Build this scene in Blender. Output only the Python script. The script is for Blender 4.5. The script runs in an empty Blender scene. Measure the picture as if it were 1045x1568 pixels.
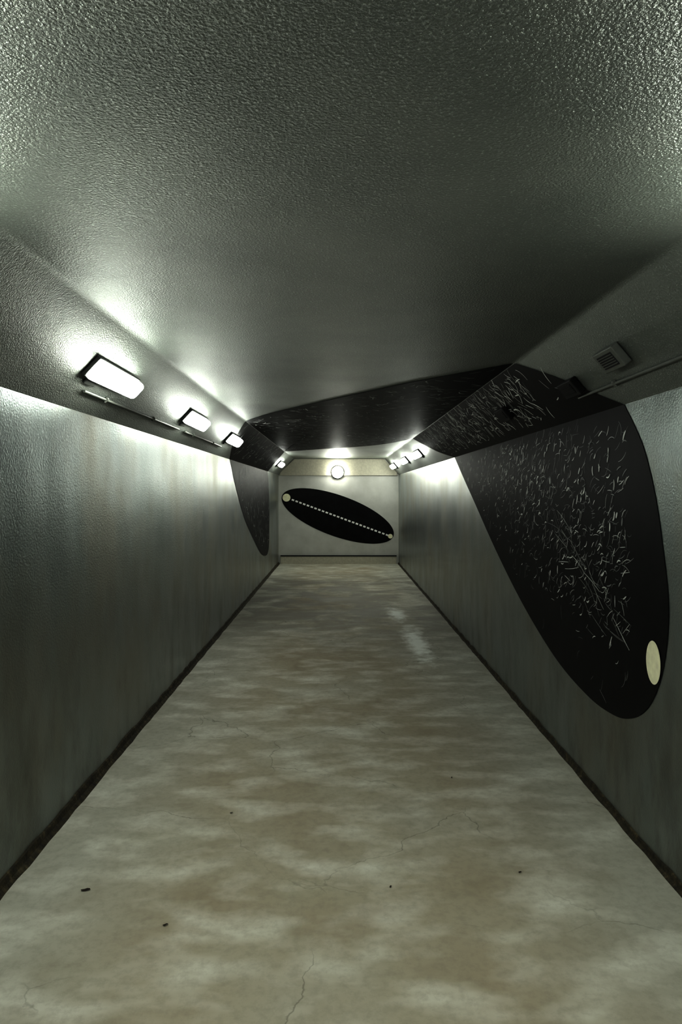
import bpy, bmesh, math, random
from mathutils import Vector, Matrix
random.seed(7)
scene = bpy.context.scene
scene.view_settings.view_transform = 'Standard'
scene.view_settings.look = 'None'
scene.view_settings.exposure = 1.08
scene.view_settings.gamma = 0.66

# ---------------- dimensions (metres) ----------------
XL, XR = -1.276, 1.298      # wall planes
ZT = 1.904                  # top of vertical walls
ZC = 2.248                  # ceiling
CL, CR = -0.95, 1.008       # where the slopes meet the flat ceiling
Y0, Y1 = -5.0, 14.62        # tunnel ends

# ---------------- material helpers ----------------
def new_mat(name):
    m = bpy.data.materials.new(name); m.use_nodes = True
    nt = m.node_tree
    return m, nt, nt.nodes, nt.links, nt.nodes['Principled BSDF']
def coords(nt, scale=(1,1,1)):
    tc = nt.nodes.new('ShaderNodeTexCoord'); mp = nt.nodes.new('ShaderNodeMapping')
    mp.inputs['Scale'].default_value = scale
    nt.links.new(tc.outputs['Object'], mp.inputs['Vector'])
    return mp.outputs['Vector']
def noise(nt, vec, scale, detail=4, rough=0.5, dist=0):
    n = nt.nodes.new('ShaderNodeTexNoise')
    n.inputs['Scale'].default_value = scale; n.inputs['Detail'].default_value = detail
    n.inputs['Roughness'].default_value = rough; n.inputs['Distortion'].default_value = dist
    nt.links.new(vec, n.inputs['Vector']); return n.outputs['Fac']
def ramp(nt, fac, stops):
    r = nt.nodes.new('ShaderNodeValToRGB'); e = r.color_ramp.elements
    while len(e) < len(stops): e.new(0.5)
    for i, (p, c) in enumerate(stops):
        e[i].position = p
        e[i].color = (c, c, c, 1) if not isinstance(c, tuple) else (*c, 1)
    nt.links.new(fac, r.inputs['Fac']); return r.outputs['Color']
def mix(nt, fac, a, b, mode='MIX'):
    m = nt.nodes.new('ShaderNodeMix'); m.data_type = 'RGBA'; m.blend_type = mode
    for s, v in ((m.inputs[0], fac), (m.inputs[6], a), (m.inputs[7], b)):
        if isinstance(v, bpy.types.NodeSocket): nt.links.new(v, s)
        elif isinstance(v, tuple): s.default_value = (*v, 1)
        else: s.default_value = v
    return m.outputs[2]
def math_(nt, op, a, b=None):
    m = nt.nodes.new('ShaderNodeMath'); m.operation = op
    for s, v in ((m.inputs[0], a), (m.inputs[1], b)):
        if v is None: continue
        if isinstance(v, bpy.types.NodeSocket): nt.links.new(v, s)
        else: s.default_value = v
    return m.outputs[0]
def maprange(nt, v, a, b, c, d):
    m = nt.nodes.new('ShaderNodeMapRange')
    for i, x in enumerate((a, b, c, d)): m.inputs[i+1].default_value = x
    nt.links.new(v, m.inputs[0]); return m.outputs[0]
def bump(nt, h, strength, dist, normal=None):
    b = nt.nodes.new('ShaderNodeBump'); b.inputs['Strength'].default_value = strength
    b.inputs['Distance'].default_value = dist
    nt.links.new(h, b.inputs['Height'])
    if normal is not None: nt.links.new(normal, b.inputs['Normal'])
    return b.outputs['Normal']
def aniso(nt, P, axis, amount, rotn):
    t = nt.nodes.new('ShaderNodeTangent'); t.direction_type = 'RADIAL'; t.axis = axis
    nt.links.new(t.outputs[0], P.inputs['Tangent'])
    P.inputs['Anisotropic'].default_value = amount
    P.inputs['Anisotropic Rotation'].default_value = rotn
def simple(name, col, rough=0.5, metal=0.0):
    m, nt, N, L, P = new_mat(name)
    v = coords(nt)
    n = noise(nt, v, 30, 2)
    c = mix(nt, n, tuple(x*0.8 for x in col), tuple(min(1, x*1.2) for x in col))
    L.new(c, P.inputs['Base Color'])
    P.inputs['Roughness'].default_value = rough; P.inputs['Metallic'].default_value = metal
    return m

# ceiling: silver-green stippled paint
m, nt, N, L, P = new_mat('silver_ceiling_paint'); MAT_CEIL = m
v = coords(nt)
n1 = noise(nt, v, 2.2, 3, 0.55)
nb = noise(nt, v, 150, 2, 0.6)
cc = ramp(nt, n1, [(0.3, (0.165,0.183,0.165)), (0.7, (0.215,0.232,0.21))])
cc = mix(nt, ramp(nt, nb, [(0.58, 0.0), (0.72, 0.8)]), cc, (0.40,0.425,0.39))
L.new(cc, P.inputs['Base Color'])
P.inputs['Metallic'].default_value = 0.6
P.inputs['Roughness'].default_value = 0.45
aniso(nt, P, 'Y', 0.75, 0.0)
L.new(bump(nt, nb, 0.8, 0.006), P.inputs['Normal'])

# walls: silver paint with vertical smears
m, nt, N, L, P = new_mat('brushed_silver_wall_paint'); MAT_WALL = m
v = coords(nt)
ns = noise(nt, coords(nt, (1, 1, 0.4)), 4, 4, 0.55); nl = noise(nt, coords(nt, (1,1,0.6)), 1.5, 4, 0.6)
c1 = ramp(nt, ns, [(0.3, (0.29,0.328,0.318)), (0.7, (0.36,0.392,0.382))])
c2 = mix(nt, ramp(nt, nl, [(0.45, 0.0), (0.65, 0.7)]), c1, (0.31,0.30,0.245))
tc = N.new('ShaderNodeSeparateXYZ'); L.new(v, tc.inputs[0])
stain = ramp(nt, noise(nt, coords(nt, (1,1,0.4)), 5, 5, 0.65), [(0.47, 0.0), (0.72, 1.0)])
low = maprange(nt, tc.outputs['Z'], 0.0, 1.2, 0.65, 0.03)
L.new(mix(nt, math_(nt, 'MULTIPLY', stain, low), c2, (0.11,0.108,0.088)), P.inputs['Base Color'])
P.inputs['Metallic'].default_value = 0.86
L.new(maprange(nt, nl, 0.3, 0.7, 0.29, 0.38), P.inputs['Roughness'])
aniso(nt, P, 'Z', 0.7, 0.25)
bn = bump(nt, noise(nt, coords(nt, (1,1,0.6)), 2.6, 1), 0.28, 0.03)
L.new(bump(nt, noise(nt, v, 110, 2), 0.35, 0.004, bn), P.inputs['Normal'])

# far wall: off-white paint
m, nt, N, L, P = new_mat('off_white_wall_paint'); MAT_END = m
v = coords(nt)
L.new(ramp(nt, noise(nt, v, 3, 5, 0.6), [(0.3, (0.47,0.47,0.44)), (0.7, (0.58,0.58,0.55))]), P.inputs['Base Color'])
P.inputs['Roughness'].default_value = 0.6
MAT_SOFFIT = simple('cream_soffit_paint', (0.5,0.48,0.40), 0.6)

# floor: mottled worn concrete
m, nt, N, L, P = new_mat('worn_concrete_floor'); MAT_FLOOR = m
v = coords(nt); va = coords(nt, (0.8, 1.5, 1))
big = noise(nt, v, 0.9, 4, 0.55); med = noise(nt, va, 3.8, 3, 0.5, 0.15); fine = noise(nt, v, 26, 5, 0.7)
base = ramp(nt, big, [(0.35, (0.38,0.335,0.25)), (0.5, (0.43,0.40,0.315)), (0.65, (0.47,0.455,0.385))])
sx = N.new('ShaderNodeSeparateXYZ'); L.new(v, sx.inputs[0])
ab = math_(nt, 'ABSOLUTE', sx.outputs['X'])
edge = maprange(nt, ab, 0.55, 1.1, 0.0, 0.7)
base = mix(nt, edge, base, (0.46,0.465,0.41))
base = mix(nt, ramp(nt, med, [(0.46, 0.0), (0.80, 0.8)]), base, (0.76,0.76,0.69))
base = mix(nt, ramp(nt, noise(nt, v, 5, 3, 0.6), [(0.28, 0.3), (0.48, 0.0)]), base, (0.26,0.225,0.16))
base = mix(nt, ramp(nt, fine, [(0.35, 0.25), (0.55, 0.0)]), base, (0.24,0.22,0.175))
damp = ramp(nt, noise(nt, v, 1.6, 4, 0.6, 0.4), [(0.40, 0.0), (0.56, 1.0)])
zone = math_(nt, 'MULTIPLY', maprange(nt, sx.outputs['Y'], 6.0, 8.5, 0.0, 0.75), maprange(nt, sx.outputs['Y'], 11.5, 13.0, 1.0, 0.1))
mu = math_(nt, 'MULTIPLY', damp, zone)
base = mix(nt, mu, base, (0.17,0.157,0.122))
# wet-floor highlights, painted as pale spots in the base colour
def glint_spot(x, y, rx, ry):
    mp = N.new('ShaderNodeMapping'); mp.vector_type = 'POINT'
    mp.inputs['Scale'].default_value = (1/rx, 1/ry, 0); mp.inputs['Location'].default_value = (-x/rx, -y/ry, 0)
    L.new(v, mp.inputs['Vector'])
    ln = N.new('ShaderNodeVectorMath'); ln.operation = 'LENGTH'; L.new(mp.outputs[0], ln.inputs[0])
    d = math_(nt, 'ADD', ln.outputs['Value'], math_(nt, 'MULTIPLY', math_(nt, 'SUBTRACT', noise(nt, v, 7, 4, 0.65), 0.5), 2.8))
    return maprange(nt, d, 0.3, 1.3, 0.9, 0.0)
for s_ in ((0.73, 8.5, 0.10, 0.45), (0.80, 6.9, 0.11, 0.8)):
    base = mix(nt, glint_spot(*s_), base, (0.88,0.9,0.85))
# cracks
vo = N.new('ShaderNodeTexVoronoi'); vo.feature = 'DISTANCE_TO_EDGE'; vo.inputs['Scale'].default_value = 1.4
wn = N.new('ShaderNodeTexNoise'); wn.inputs['Scale'].default_value = 3.5; wn.inputs['Detail'].default_value = 5
L.new(v, wn.inputs['Vector'])
L.new(mix(nt, 0.22, v, wn.outputs['Color']), vo.inputs['Vector'])
cr = ramp(nt, vo.outputs['Distance'], [(0.0, 1.0), (0.004, 0.0)])
cm = ramp(nt, big, [(0.47, 0.0), (0.55, 0.5)])
base = mix(nt, math_(nt, 'MULTIPLY', cr, cm), base, (0.12,0.11,0.08))
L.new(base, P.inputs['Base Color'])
wet = N.new('ShaderNodeMix'); wet.data_type = 'FLOAT'
L.new(mu, wet.inputs[0]); wet.inputs[2].default_value = 0.78; wet.inputs[3].default_value = 0.45
L.new(wet.outputs[0], P.inputs['Roughness'])
P.inputs['Specular IOR Level'].default_value = 0.28
L.new(bump(nt, fine, 0.25, 0.004), P.inputs['Normal'])

# dirt at wall foot
m, nt, N, L, P = new_mat('dirty_gutter_mortar'); MAT_DIRT = m
v = coords(nt)
L.new(ramp(nt, noise(nt, v, 25, 5, 0.7), [(0.3, (0.012,0.011,0.008)), (0.55, (0.05,0.042,0.022)), (0.75, (0.16,0.13,0.07))]), P.inputs['Base Color'])
P.inputs['Roughness'].default_value = 0.85
L.new(bump(nt, noise(nt, v, 40, 4), 0.8, 0.01), P.inputs['Normal'])

m, nt, N, L, P = new_mat('black_mural_paint'); MAT_BLACK = m
v = coords(nt)
L.new(ramp(nt, noise(nt, v, 5, 4, 0.65), [(0.4, (0.0025,0.0025,0.0025)), (0.8, (0.008,0.0085,0.0085))]), P.inputs['Base Color'])
P.inputs['Roughness'].default_value = 0.5
P.inputs['Specular IOR Level'].default_value = 0.18
MAT_WHITE = simple('white_brush_stroke_paint', (0.6,0.62,0.6), 0.6)
MAT_GREY = simple('grey_brush_stroke_paint', (0.22,0.23,0.225), 0.6)
MAT_CREAM = simple('cream_disc_paint', (0.85,0.82,0.62), 0.6)
MAT_HOUSE = simple('lamp_housing_metal', (0.09,0.095,0.09), 0.5, 0.3)
MAT_CONDUIT = simple('conduit_grey_paint', (0.16,0.17,0.155), 0.5, 0.3)
MAT_BLACKBOX = simple('black_box_paint', (0.004,0.004,0.004), 0.6)
MAT_DARK = simple('dark_line_paint', (0.01,0.01,0.012), 0.5)
def emis(name, col, s):
    m, nt, N, L, P = new_mat(name)
    P.inputs['Base Color'].default_value = (0.9,0.9,0.9,1)
    P.inputs['Emission Color'].default_value = (*col, 1)
    P.inputs['Emission Strength'].default_value = s
    return m
MAT_LAMP = emis('lamp_diffuser_glow', (0.97,1.0,0.93), 27)
MAT_LAMP_NEAR = emis('near_diffuser_boosted_glow', (0.97,1.0,0.93), 46)  # near lamp pair, emission boosted to brighten the ceiling sides
MAT_LAMP2 = emis('round_lamp_glow', (0.99,1.0,0.92), 34)

# ---------------- geometry helpers ----------------
def obj_from_bm(bm, name, mats, smooth=False):
    me = bpy.data.meshes.new(name); bm.normal_update(); bm.to_mesh(me); bm.free()
    for mt in mats: me.materials.append(mt)
    if smooth:
        for p in me.polygons: p.use_smooth = True
    o = bpy.data.objects.new(name, me); scene.collection.objects.link(o); return o
def bm_box(bm, c, s, mi=0, M=None, bev=0, seg=3):
    r = bmesh.ops.create_cube(bm, size=1)
    vs = r['verts']
    for q in vs: q.co = Vector((q.co.x*s[0]+c[0], q.co.y*s[1]+c[1], q.co.z*s[2]+c[2]))
    fs = set(f for q in vs for f in q.link_faces)
    if bev:
        es = list(set(e for q in vs for e in q.link_edges))
        rr = bmesh.ops.bevel(bm, geom=es, offset=bev, segments=seg, profile=0.5, affect='EDGES')
        fs = set(rr['faces']) | set(f for q in rr['verts'] for f in q.link_faces)
        fs = {f for f in fs if f.is_valid}
        vs = list(set(q for f in fs for q in f.verts))
    for f in fs: f.material_index = mi
    if M is not None:
        for q in vs: q.co = M @ q.co
def box(name, lo, hi, mat, bev=0):
    bm = bmesh.new()
    bm_box(bm, [(a+b)/2 for a, b in zip(lo, hi)], [b-a for a, b in zip(lo, hi)], bev=bev)
    return obj_from_bm(bm, name, [mat])

# ---------------- shell ----------------
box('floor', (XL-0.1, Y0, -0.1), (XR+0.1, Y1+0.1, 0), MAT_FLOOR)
box('wall_left', (XL-0.1, Y0, 0), (XL, Y1, ZT), MAT_WALL)
box('wall_right', (XR, Y0, 0), (XR+0.1, Y1, ZT), MAT_WALL)
box('wall_back', (XL-0.1, Y1, 0), (XR+0.1, Y1+0.1, ZC+0.1), MAT_END)
box('wall_front', (XL-0.1, Y0-0.1, 0), (XR+0.1, Y0, ZC+0.1), MAT_WALL)
# vaulted ceiling profile with softened folds
def fold(p, a, b, r, n=6):
    p, a, b = Vector(p), Vector(a), Vector(b)
    s = p+(a-p).normalized()*r; e = p+(b-p).normalized()*r
    return [((1-t)**2*s+2*t*(1-t)*p+t*t*e) for t in [i/n for i in range(n+1)]]
inner = [Vector((XL, ZT))] + fold((CL, ZC), (XL, ZT), (CR, ZC), 0.02) + fold((CR, ZC), (CL, ZC), (XR, ZT), 0.02) + [Vector((XR, ZT))]
outer = [Vector((XR+0.1, ZT)), Vector((XR+0.1, ZC+0.1)), Vector((XL-0.1, ZC+0.1)), Vector((XL-0.1, ZT))]
bm = bmesh.new(); prof = inner+outer
a = [bm.verts.new((p.x, Y0, p.y)) for p in prof]; b = [bm.verts.new((p.x, Y1, p.y)) for p in prof]
for i in range(len(prof)):
    j = (i+1) % len(prof); bm.faces.new((a[i], b[i], b[j], a[j]))
bm.faces.new(a); bm.faces.new(b[::-1])
bmesh.ops.recalc_face_normals(bm, faces=bm.faces)
obj_from_bm(bm, 'ceiling', [MAT_CEIL])

# dirty foot strips
def foot(name, x, sgn, h, w):
    bm = bmesh.new(); rows = []
    n = 200
    for i in range(n+1):
        y = Y0+(Y1-Y0)*i/n
        j = random.uniform(-1, 1)
        pr = [(0, h+0.007*j), (0.008, h*0.9+0.007*j), (0.45*w, h*0.35), (w+0.004*random.uniform(-1,1), 0.0)]
        rows.append([bm.verts.new((x+sgn*p[0], y, p[1])) for p in pr])
    for i in range(n):
        for k in range(3): bm.faces.new((rows[i][k], rows[i+1][k], rows[i+1][k+1], rows[i][k+1]))
    bmesh.ops.recalc_face_normals(bm, faces=bm.faces)
    return obj_from_bm(bm, name, [MAT_DIRT])
foot('baseboard_left', XL, 1, 0.045, 0.03); foot('baseboard_right', XR, -1, 0.03, 0.022)
# end wall base and soffit band
bm = bmesh.new()
bm_box(bm, (0.011, Y1-0.02, 0.08), (2.48, 0.04, 0.16), 0)
bm_box(bm, (0.011, Y1-0.024, 0.172), (2.48, 0.048, 0.022), 1)
obj_from_bm(bm, 'baseboard_back', [MAT_SOFFIT, MAT_DARK])
bm = bmesh.new()
pts = [(-1.24, 1.89), (1.26, 1.89), (1.26, 1.95), (0.985, 2.24), (-0.93, 2.24), (-1.24, 1.95)]
a = [bm.verts.new((x, Y1-0.04, z)) for x, z in pts]; b = [bm.verts.new((x, Y1-0.001, z)) for x, z in pts]
bm.faces.new(a); bm.faces.new(b[::-1])
for i in range(6): bm.faces.new((a[i], b[i], b[(i+1) % 6], a[(i+1) % 6]))
bmesh.ops.recalc_face_normals(bm, faces=bm.faces)
obj_from_bm(bm, 'trim_1', [MAT_SOFFIT])

# ---------------- frames on the slopes ----------------
def slope(side, s, y, off=0.0):
    """point on slanted panel; s=0 at wall top, s=1 at ceiling"""
    if side < 0: p = Vector((XL+(CL-XL)*s, y, ZT+(ZC-ZT)*s)); t = Vector((CL-XL, 0, ZC-ZT)).normalized()
    else: p = Vector((XR+(CR-XR)*s, y, ZT+(ZC-ZT)*s)); t = Vector((CR-XR, 0, ZC-ZT)).normalized()
    n = Vector((t.z, 0, -t.x)) if side < 0 else Vector((-t.z, 0, t.x))
    return p+n*off, t, n
def slope_matrix(side, s, y, off=0.0):
    p, t, n = slope(side, s, y, off)
    M = Matrix(((0, t.x, n.x, p.x), (1, t.y, n.y, p.y), (0, t.z, n.z, p.z), (0, 0, 0, 1)))
    return M

# ---------------- murals ----------------
def catmull(pts, n=6, closed=False):
    out = []; N_ = len(pts)
    for i in range(N_-1):
        p0 = pts[max(i-1, 0)]; p1 = pts[i]; p2 = pts[i+1]; p3 = pts[min(i+2, N_-1)]
        for k in range(n):
            t = k/n
            out.append(tuple(0.5*((2*p1[d])+(-p0[d]+p2[d])*t+(2*p0[d]-5*p1[d]+4*p2[d]-p3[d])*t*t+(-p0[d]+3*p1[d]-3*p2[d]+p3[d])*t**3) for d in (0, 1)))
    out.append(pts[-1]); return out
def inside(p, poly):
    c = False; j = len(poly)-1
    for i in range(len(poly)):
        if (poly[i][1] > p[1]) != (poly[j][1] > p[1]) and p[0] < (poly[j][0]-poly[i][0])*(p[1]-poly[i][1])/(poly[j][1]-poly[i][1])+poly[i][0]: c = not c
        j = i
    return c
E = 0.003
mapR = lambda u, v, e: Vector((XR-e, u, v))
mapL = lambda u, v, e: Vector((XL+e, u, v))
mapC = lambda u, v, e: Vector((u, v, ZC-e))
mapSR = lambda u, v, e: slope(1, v, u, e)[0]
mapSL = lambda u, v, e: slope(-1, v, u, e)[0]
right_poly = catmull([(3.09,1.904),(2.904,1.711),(2.785,1.489),(2.713,1.256),(2.675,1.08),(2.686,.911),(2.746,.741),(2.856,.601),(3.014,.508),(3.214,.460),(3.551,.453),(4.086,.527),(4.81,.736),(5.605,1.039),(6.398,1.384),(6.992,1.641),(7.58,1.904)])
left_poly = catmull([(8.03,1.904),(8.55,1.549),(9.32,1.152),(10.26,.823),(11.11,.554),(11.8,.427),(12.35,.425),(12.58,.609),(12.62,1.21),(12.48,1.69),(12.35,1.904)])
sr_poly = catmull([(3.09,0),(3.318,.293),(3.54,.598),(3.90,1)])+catmull([(9.22,1),(8.33,.354),(7.58,0)])
sl_poly = catmull([(8.03,0),(7.35,.475),(7.0,1)])+catmull([(12.1,1),(12.2,.5),(12.35,0)])
c_poly = catmull([(1.008,3.9),(.74,4.248),(.451,4.625),(.201,5.01),(-.094,5.466),(-.388,5.93),(-.621,6.32),(-.825,6.72),(-.95,7.0)])+catmull([(-.95,12.1),(-.897,12.03),(-.195,11.33),(.43,10.7),(.786,10.02),(1.008,9.22)])
bm = bmesh.new()
def patch(bm, poly, fn, e=E, mi=0, inward=None):
    vs = [bm.verts.new(fn(u, v, e)) for u, v in poly]
    f = bm.faces.new(vs); f.material_index = mi; f.normal_update()
    if inward is not None and f.normal.dot(inward) < 0: f.normal_flip()
def stroke(bm, fn, u, v, ang, ln, w, curv, mi, su=1, sv=1, e=0.005):
    n = 5; pts = []
    x, y, a = 0, 0, ang-curv/2
    for i in range(n+1):
        pts.append((x, y, a)); a += curv/n; x += math.cos(a)*ln/n; y += math.sin(a)*ln/n
    prev = None
    for i, (x, y, a) in enumerate(pts):
        ww = w*(0.35+0.65*math.sin(math.pi*(i+0.6)/(n+1.2)))/2
        l = bm.verts.new(fn(u+(x-math.sin(a)*ww)*su, v+(y+math.cos(a)*ww)*sv, e))
        r = bm.verts.new(fn(u+(x+math.sin(a)*ww)*su, v+(y-math.cos(a)*ww)*sv, e))
        if prev:
            f = bm.faces.new((prev[0], prev[1], r, l)); f.material_index = mi
        prev = (l, r)
patch(bm, right_poly, mapR, inward=Vector((-1,0,0)))
patch(bm, left_poly, mapL, inward=Vector((1,0,0)))
patch(bm, c_poly, mapC, inward=Vector((0,0,-1)))
patch(bm, sr_poly, mapSR, inward=slope(1,0,0)[2]); patch(bm, sl_poly, mapSL, inward=slope(-1,0,0)[2])
rnd = random.uniform
def scatter(poly, fn, count, ang, spread, lr, wr, accept=lambda u, v: 1.0, su=1, sv=1, bright=0.5, m=0.05, mv=None):
    us = [p[0] for p in poly]; vs = [p[1] for p in poly]; k = 0; tries = 0
    mv = m if mv is None else mv
    while k < count and tries < 60*count:
        tries += 1
        u, v = rnd(min(us), max(us)), rnd(min(vs), max(vs))
        if random.random() > accept(u, v): continue
        if not all(inside((u+du*su, v+dv*sv), poly) for du, dv in ((m,0),(-m,0),(0,mv),(0,-mv))): continue
        stroke(bm, fn, u, v, ang+random.gauss(0, spread), rnd(*lr), rnd(*wr), random.gauss(0, 1.0), 1 if random.random() < bright else 2, su, sv)
        k += 1
def acc_r(u, v):
    # strokes fill the upper body and thin out to the tail
    if u < 3.05: return 0
    d = abs((v-0.55)-(u-2.8)*0.33-0.45)
    a = max(0, 1-d/0.85)
    if v < 0.85: a *= 0.25
    return max(0.03, a)
# bold chalky strokes high up; thin hairlines everywhere
scatter(right_poly, mapR, 100, math.radians(115), 0.45, (0.03,0.055), (0.009,0.017), lambda u, v: acc_r(u, v)*(1 if v > 1.3 else 0.15), bright=0.9, m=0.12, mv=0.06)
scatter(right_poly, mapR, 360, math.radians(145), 0.4, (0.03,0.06), (0.004,0.008), acc_r, bright=0.5, m=0.12, mv=0.05)
scatter(right_poly, mapR, 800, math.radians(150), 0.6, (0.03,0.10), (0.0015,0.0035), acc_r, bright=0.3, m=0.1, mv=0.05)
for i in range(36):
    u = rnd(3.0, 4.0); v = 0.80+(u-2.95)*0.42+random.gauss(0, 0.06)
    stroke(bm, mapR, u, v, math.radians(22)+random.gauss(0,0.2), rnd(0.08,0.28), rnd(0.002,0.004), rnd(-.3,.3), 2 if i % 3 else 1)
sl = 0.45
scatter(sr_poly, mapSR, 620, 0.9, 0.8, (0.04,0.12), (0.003,0.009), su=1, sv=1/sl, bright=0.7, m=0.05, accept=lambda u, v: 0.15 if u < 4 else 1)
scatter(c_poly, mapC, 1100, 0.3, 0.9, (0.04,0.12), (0.004,0.010), bright=0.7, m=0.06)
scatter(sl_poly, mapSL, 200, 0.9, 0.8, (0.04,0.12), (0.004,0.01), su=1, sv=1/sl, bright=0.6, m=0.05)
scatter(left_poly, mapL, 300, 1.8, 0.7, (0.05,0.12), (0.005,0.012), bright=0.5, m=0.1)
disc = [(2.797+0.064*math.cos(t), 0.808+0.089*math.sin(t)) for t in [i*math.tau/48 for i in range(48)]]
patch(bm, disc, mapR, 0.006, 3, Vector((-1,0,0)))
obj_from_bm(bm, 'wall_mural', [MAT_BLACK, MAT_WHITE, MAT_GREY, MAT_CREAM])
# end-wall mural
bm = bmesh.new()
mapE = lambda u, v, e: Vector((u, Y1-e, v))
cx, cz, th = -0.007, 1.024, -math.radians(19.8)
def rot(a, b): return (cx+a*math.cos(th)-b*math.sin(th), cz+a*math.sin(th)+b*math.cos(th))
patch(bm, [rot(1.269*math.cos(t), 0.437*math.sin(t)) for t in [i*math.tau/96 for i in range(96)]], mapE, 0.003, 0, Vector((0,-1,0)))
def circ(c, r): return [(c[0]+r*math.cos(t), c[1]+r*math.sin(t)) for t in [i*math.tau/32 for i in range(32)]]
A = Vector((-1.105, 1.416)); B = Vector((1.12, 0.59))
patch(bm, circ(A, 0.085), mapE, 0.006, 1, Vector((0,-1,0))); patch(bm, circ(B, 0.05), mapE, 0.006, 1, Vector((0,-1,0)))
d = (B-A).normalized(); nrm = Vector((-d.y, d.x)); Ln = (B-A).length; t = 0.12
while t < Ln-0.06:
    seg = 0.055; p, q = A+d*t, A+d*(t+seg)
    patch(bm, [tuple(p+nrm*.018), tuple(q+nrm*.018), tuple(q-nrm*.018), tuple(p-nrm*.018)], mapE, 0.006, 2, Vector((0,-1,0)))
    t += 0.086
obj_from_bm(bm, 'wall_mural.001', [MAT_BLACK, MAT_CREAM, simple('white_dash_paint', (0.8,0.8,0.78), 0.6)])

# ---------------- lamps ----------------
def bulkhead(side, y, lm=None):
    bm = bmesh.new()
    bm_box(bm, (0.01,0,0.012), (0.625,0.112,0.020), 0, bev=0.005, seg=2)
    bm_box(bm, (0.01,0,0.044), (0.60,0.100,0.050), 1, bev=0.023, seg=3)
    bm_box(bm, (0.01,-0.0545,0.024), (0.60,0.004,0.030), 0)      # lower lip, added to shield the wall top from the glow
    bm_box(bm, (-0.16,-0.075,0.008), (0.12,0.035,0.012), 0, bev=0.004, seg=2)
    o = obj_from_bm(bm, 'bulkhead_lamp', [MAT_HOUSE, lm or MAT_LAMP], True)
    o.matrix_world = slope_matrix(side, 0.51, y, 0.0)
for y in (3.34, 5.25, 7.15, 13.0): bulkhead(-1, y)
for y in (9.75, 11.6, 13.9): bulkhead(1, y)
bulkhead(-1, 1.47, MAT_LAMP_NEAR); bulkhead(1, 1.47, MAT_LAMP_NEAR)
# round lamp on the end wall
bm = bmesh.new()
bmesh.ops.create_cone(bm, cap_ends=True, segments=40, radius1=0.14, radius2=0.13, depth=0.03)
for f in bm.faces: f.material_index = 0
r = bmesh.ops.create_uvsphere(bm, u_segments=24, v_segments=12, radius=0.125)
for q in r['verts']:
    q.co.z = max(q.co.z, 0)*0.7+0.02
    for f in q.link_faces: f.material_index = 1
o = obj_from_bm(bm, 'round_wall_lamp', [MAT_HOUSE, MAT_LAMP2], True)
o.location = (-0.01, Y1-0.057, 1.96); o.rotation_euler = (math.radians(90), 0, 0)

# ---------------- conduits ----------------
def conduit(side, s, ya, yb):
    bm = bmesh.new(); R = 0.007; n = 12; rows = []
    for y in (ya, yb):
        p, t, nn = slope(side, s, y, R+0.001)
        rows.append([bm.verts.new(p+t*R*math.cos(k*math.tau/n)+nn*R*math.sin(k*math.tau/n)) for k in range(n)])
    for k in range(n): bm.faces.new((rows[0][k], rows[0][(k+1)%n], rows[1][(k+1)%n], rows[1][k]))
    bm.faces.new(rows[0]); bm.faces.new(rows[1][::-1])
    y = ya+0.3
    while y < yb:
        bm_box(bm, (0,0,0.009), (0.02,0.03,0.016), 0, slope_matrix(side, s, y), bev=0.003, seg=1); y += 0.9
    bmesh.ops.recalc_face_normals(bm, faces=bm.faces)
    obj_from_bm(bm, 'electrical_conduit', [MAT_CONDUIT])
conduit(-1, 0.24, 3.2, 5.1); conduit(-1, 0.24, 5.3, 6.95); conduit(1, 0.25, -4.5, 3.45)
def jbox(side, s, y, sz, mat, mat2):
    bm = bmesh.new()
    bm_box(bm, (0,0,0.02), (sz[0],sz[1],0.036), 0, bev=0.005, seg=2)
    bm_box(bm, (0,0,0.038), (sz[0]*0.72,sz[1]*0.62,0.004), 1)
    for k in range(5):
        bm_box(bm, (0,(-0.22+0.11*k)*sz[1],0.041), (sz[0]*0.7,0.003,0.004), 0)
    o = obj_from_bm(bm, 'vent_box', [mat, mat2]); o.matrix_world = slope_matrix(side, s, y)
jbox(1, 0.50, 2.84, (0.20,0.10), MAT_CONDUIT, MAT_DARK)
jbox(1, 0.40, 3.42, (0.2,0.09), MAT_BLACKBOX, MAT_BLACKBOX)
jbox(1, 0.46, 4.74, (0.25,0.10), MAT_BLACKBOX, MAT_BLACKBOX)

# ---------------- leaf debris ----------------
bm = bmesh.new()
for (x, y, s, a) in ((-0.955,2.58,0.018,0.2),(0.20,2.6,0.008,1.0),(-0.60,2.37,0.010,0.4),(0.72,2.7,0.008,0.3),(-0.5,3.2,0.008,0.3),(0.6,3.6,0.008,1.2)):
    vs = []
    n = 10
    for k in range(n):
        t = k*math.tau/n
        px, py = math.cos(t)*s, math.sin(t)*s*0.4
        vs.append(bm.verts.new((x+px*math.cos(a)-py*math.sin(a), y+px*math.sin(a)+py*math.cos(a), 0.002+0.004*abs(math.sin(t*1.5)))))
    c = bm.verts.new((x, y, 0.007))
    for k in range(n): bm.faces.new((vs[k], vs[(k+1)%n], c))
obj_from_bm(bm, 'dry_leaf_litter', [simple('dry_leaf', (0.03,0.022,0.014), 0.8)])

# ---------------- world and camera ----------------
w = bpy.data.worlds.new('World'); scene.world = w; w.use_nodes = True
w.node_tree.nodes['Background'].inputs[0].default_value = (0,0,0,1)
cam = bpy.data.cameras.new('camera'); co = bpy.data.objects.new('camera', cam); scene.collection.objects.link(co)
cam.sensor_fit = 'VERTICAL'; cam.sensor_height = 36; cam.sensor_width = 24; cam.lens = 24
cam.shift_x = 4.5/1568; cam.shift_y = -28/1568
cam.clip_start = 0.02
co.location = (0, 0, 1.5); co.rotation_euler = (math.radians(90), 0, 0)
scene.camera = co
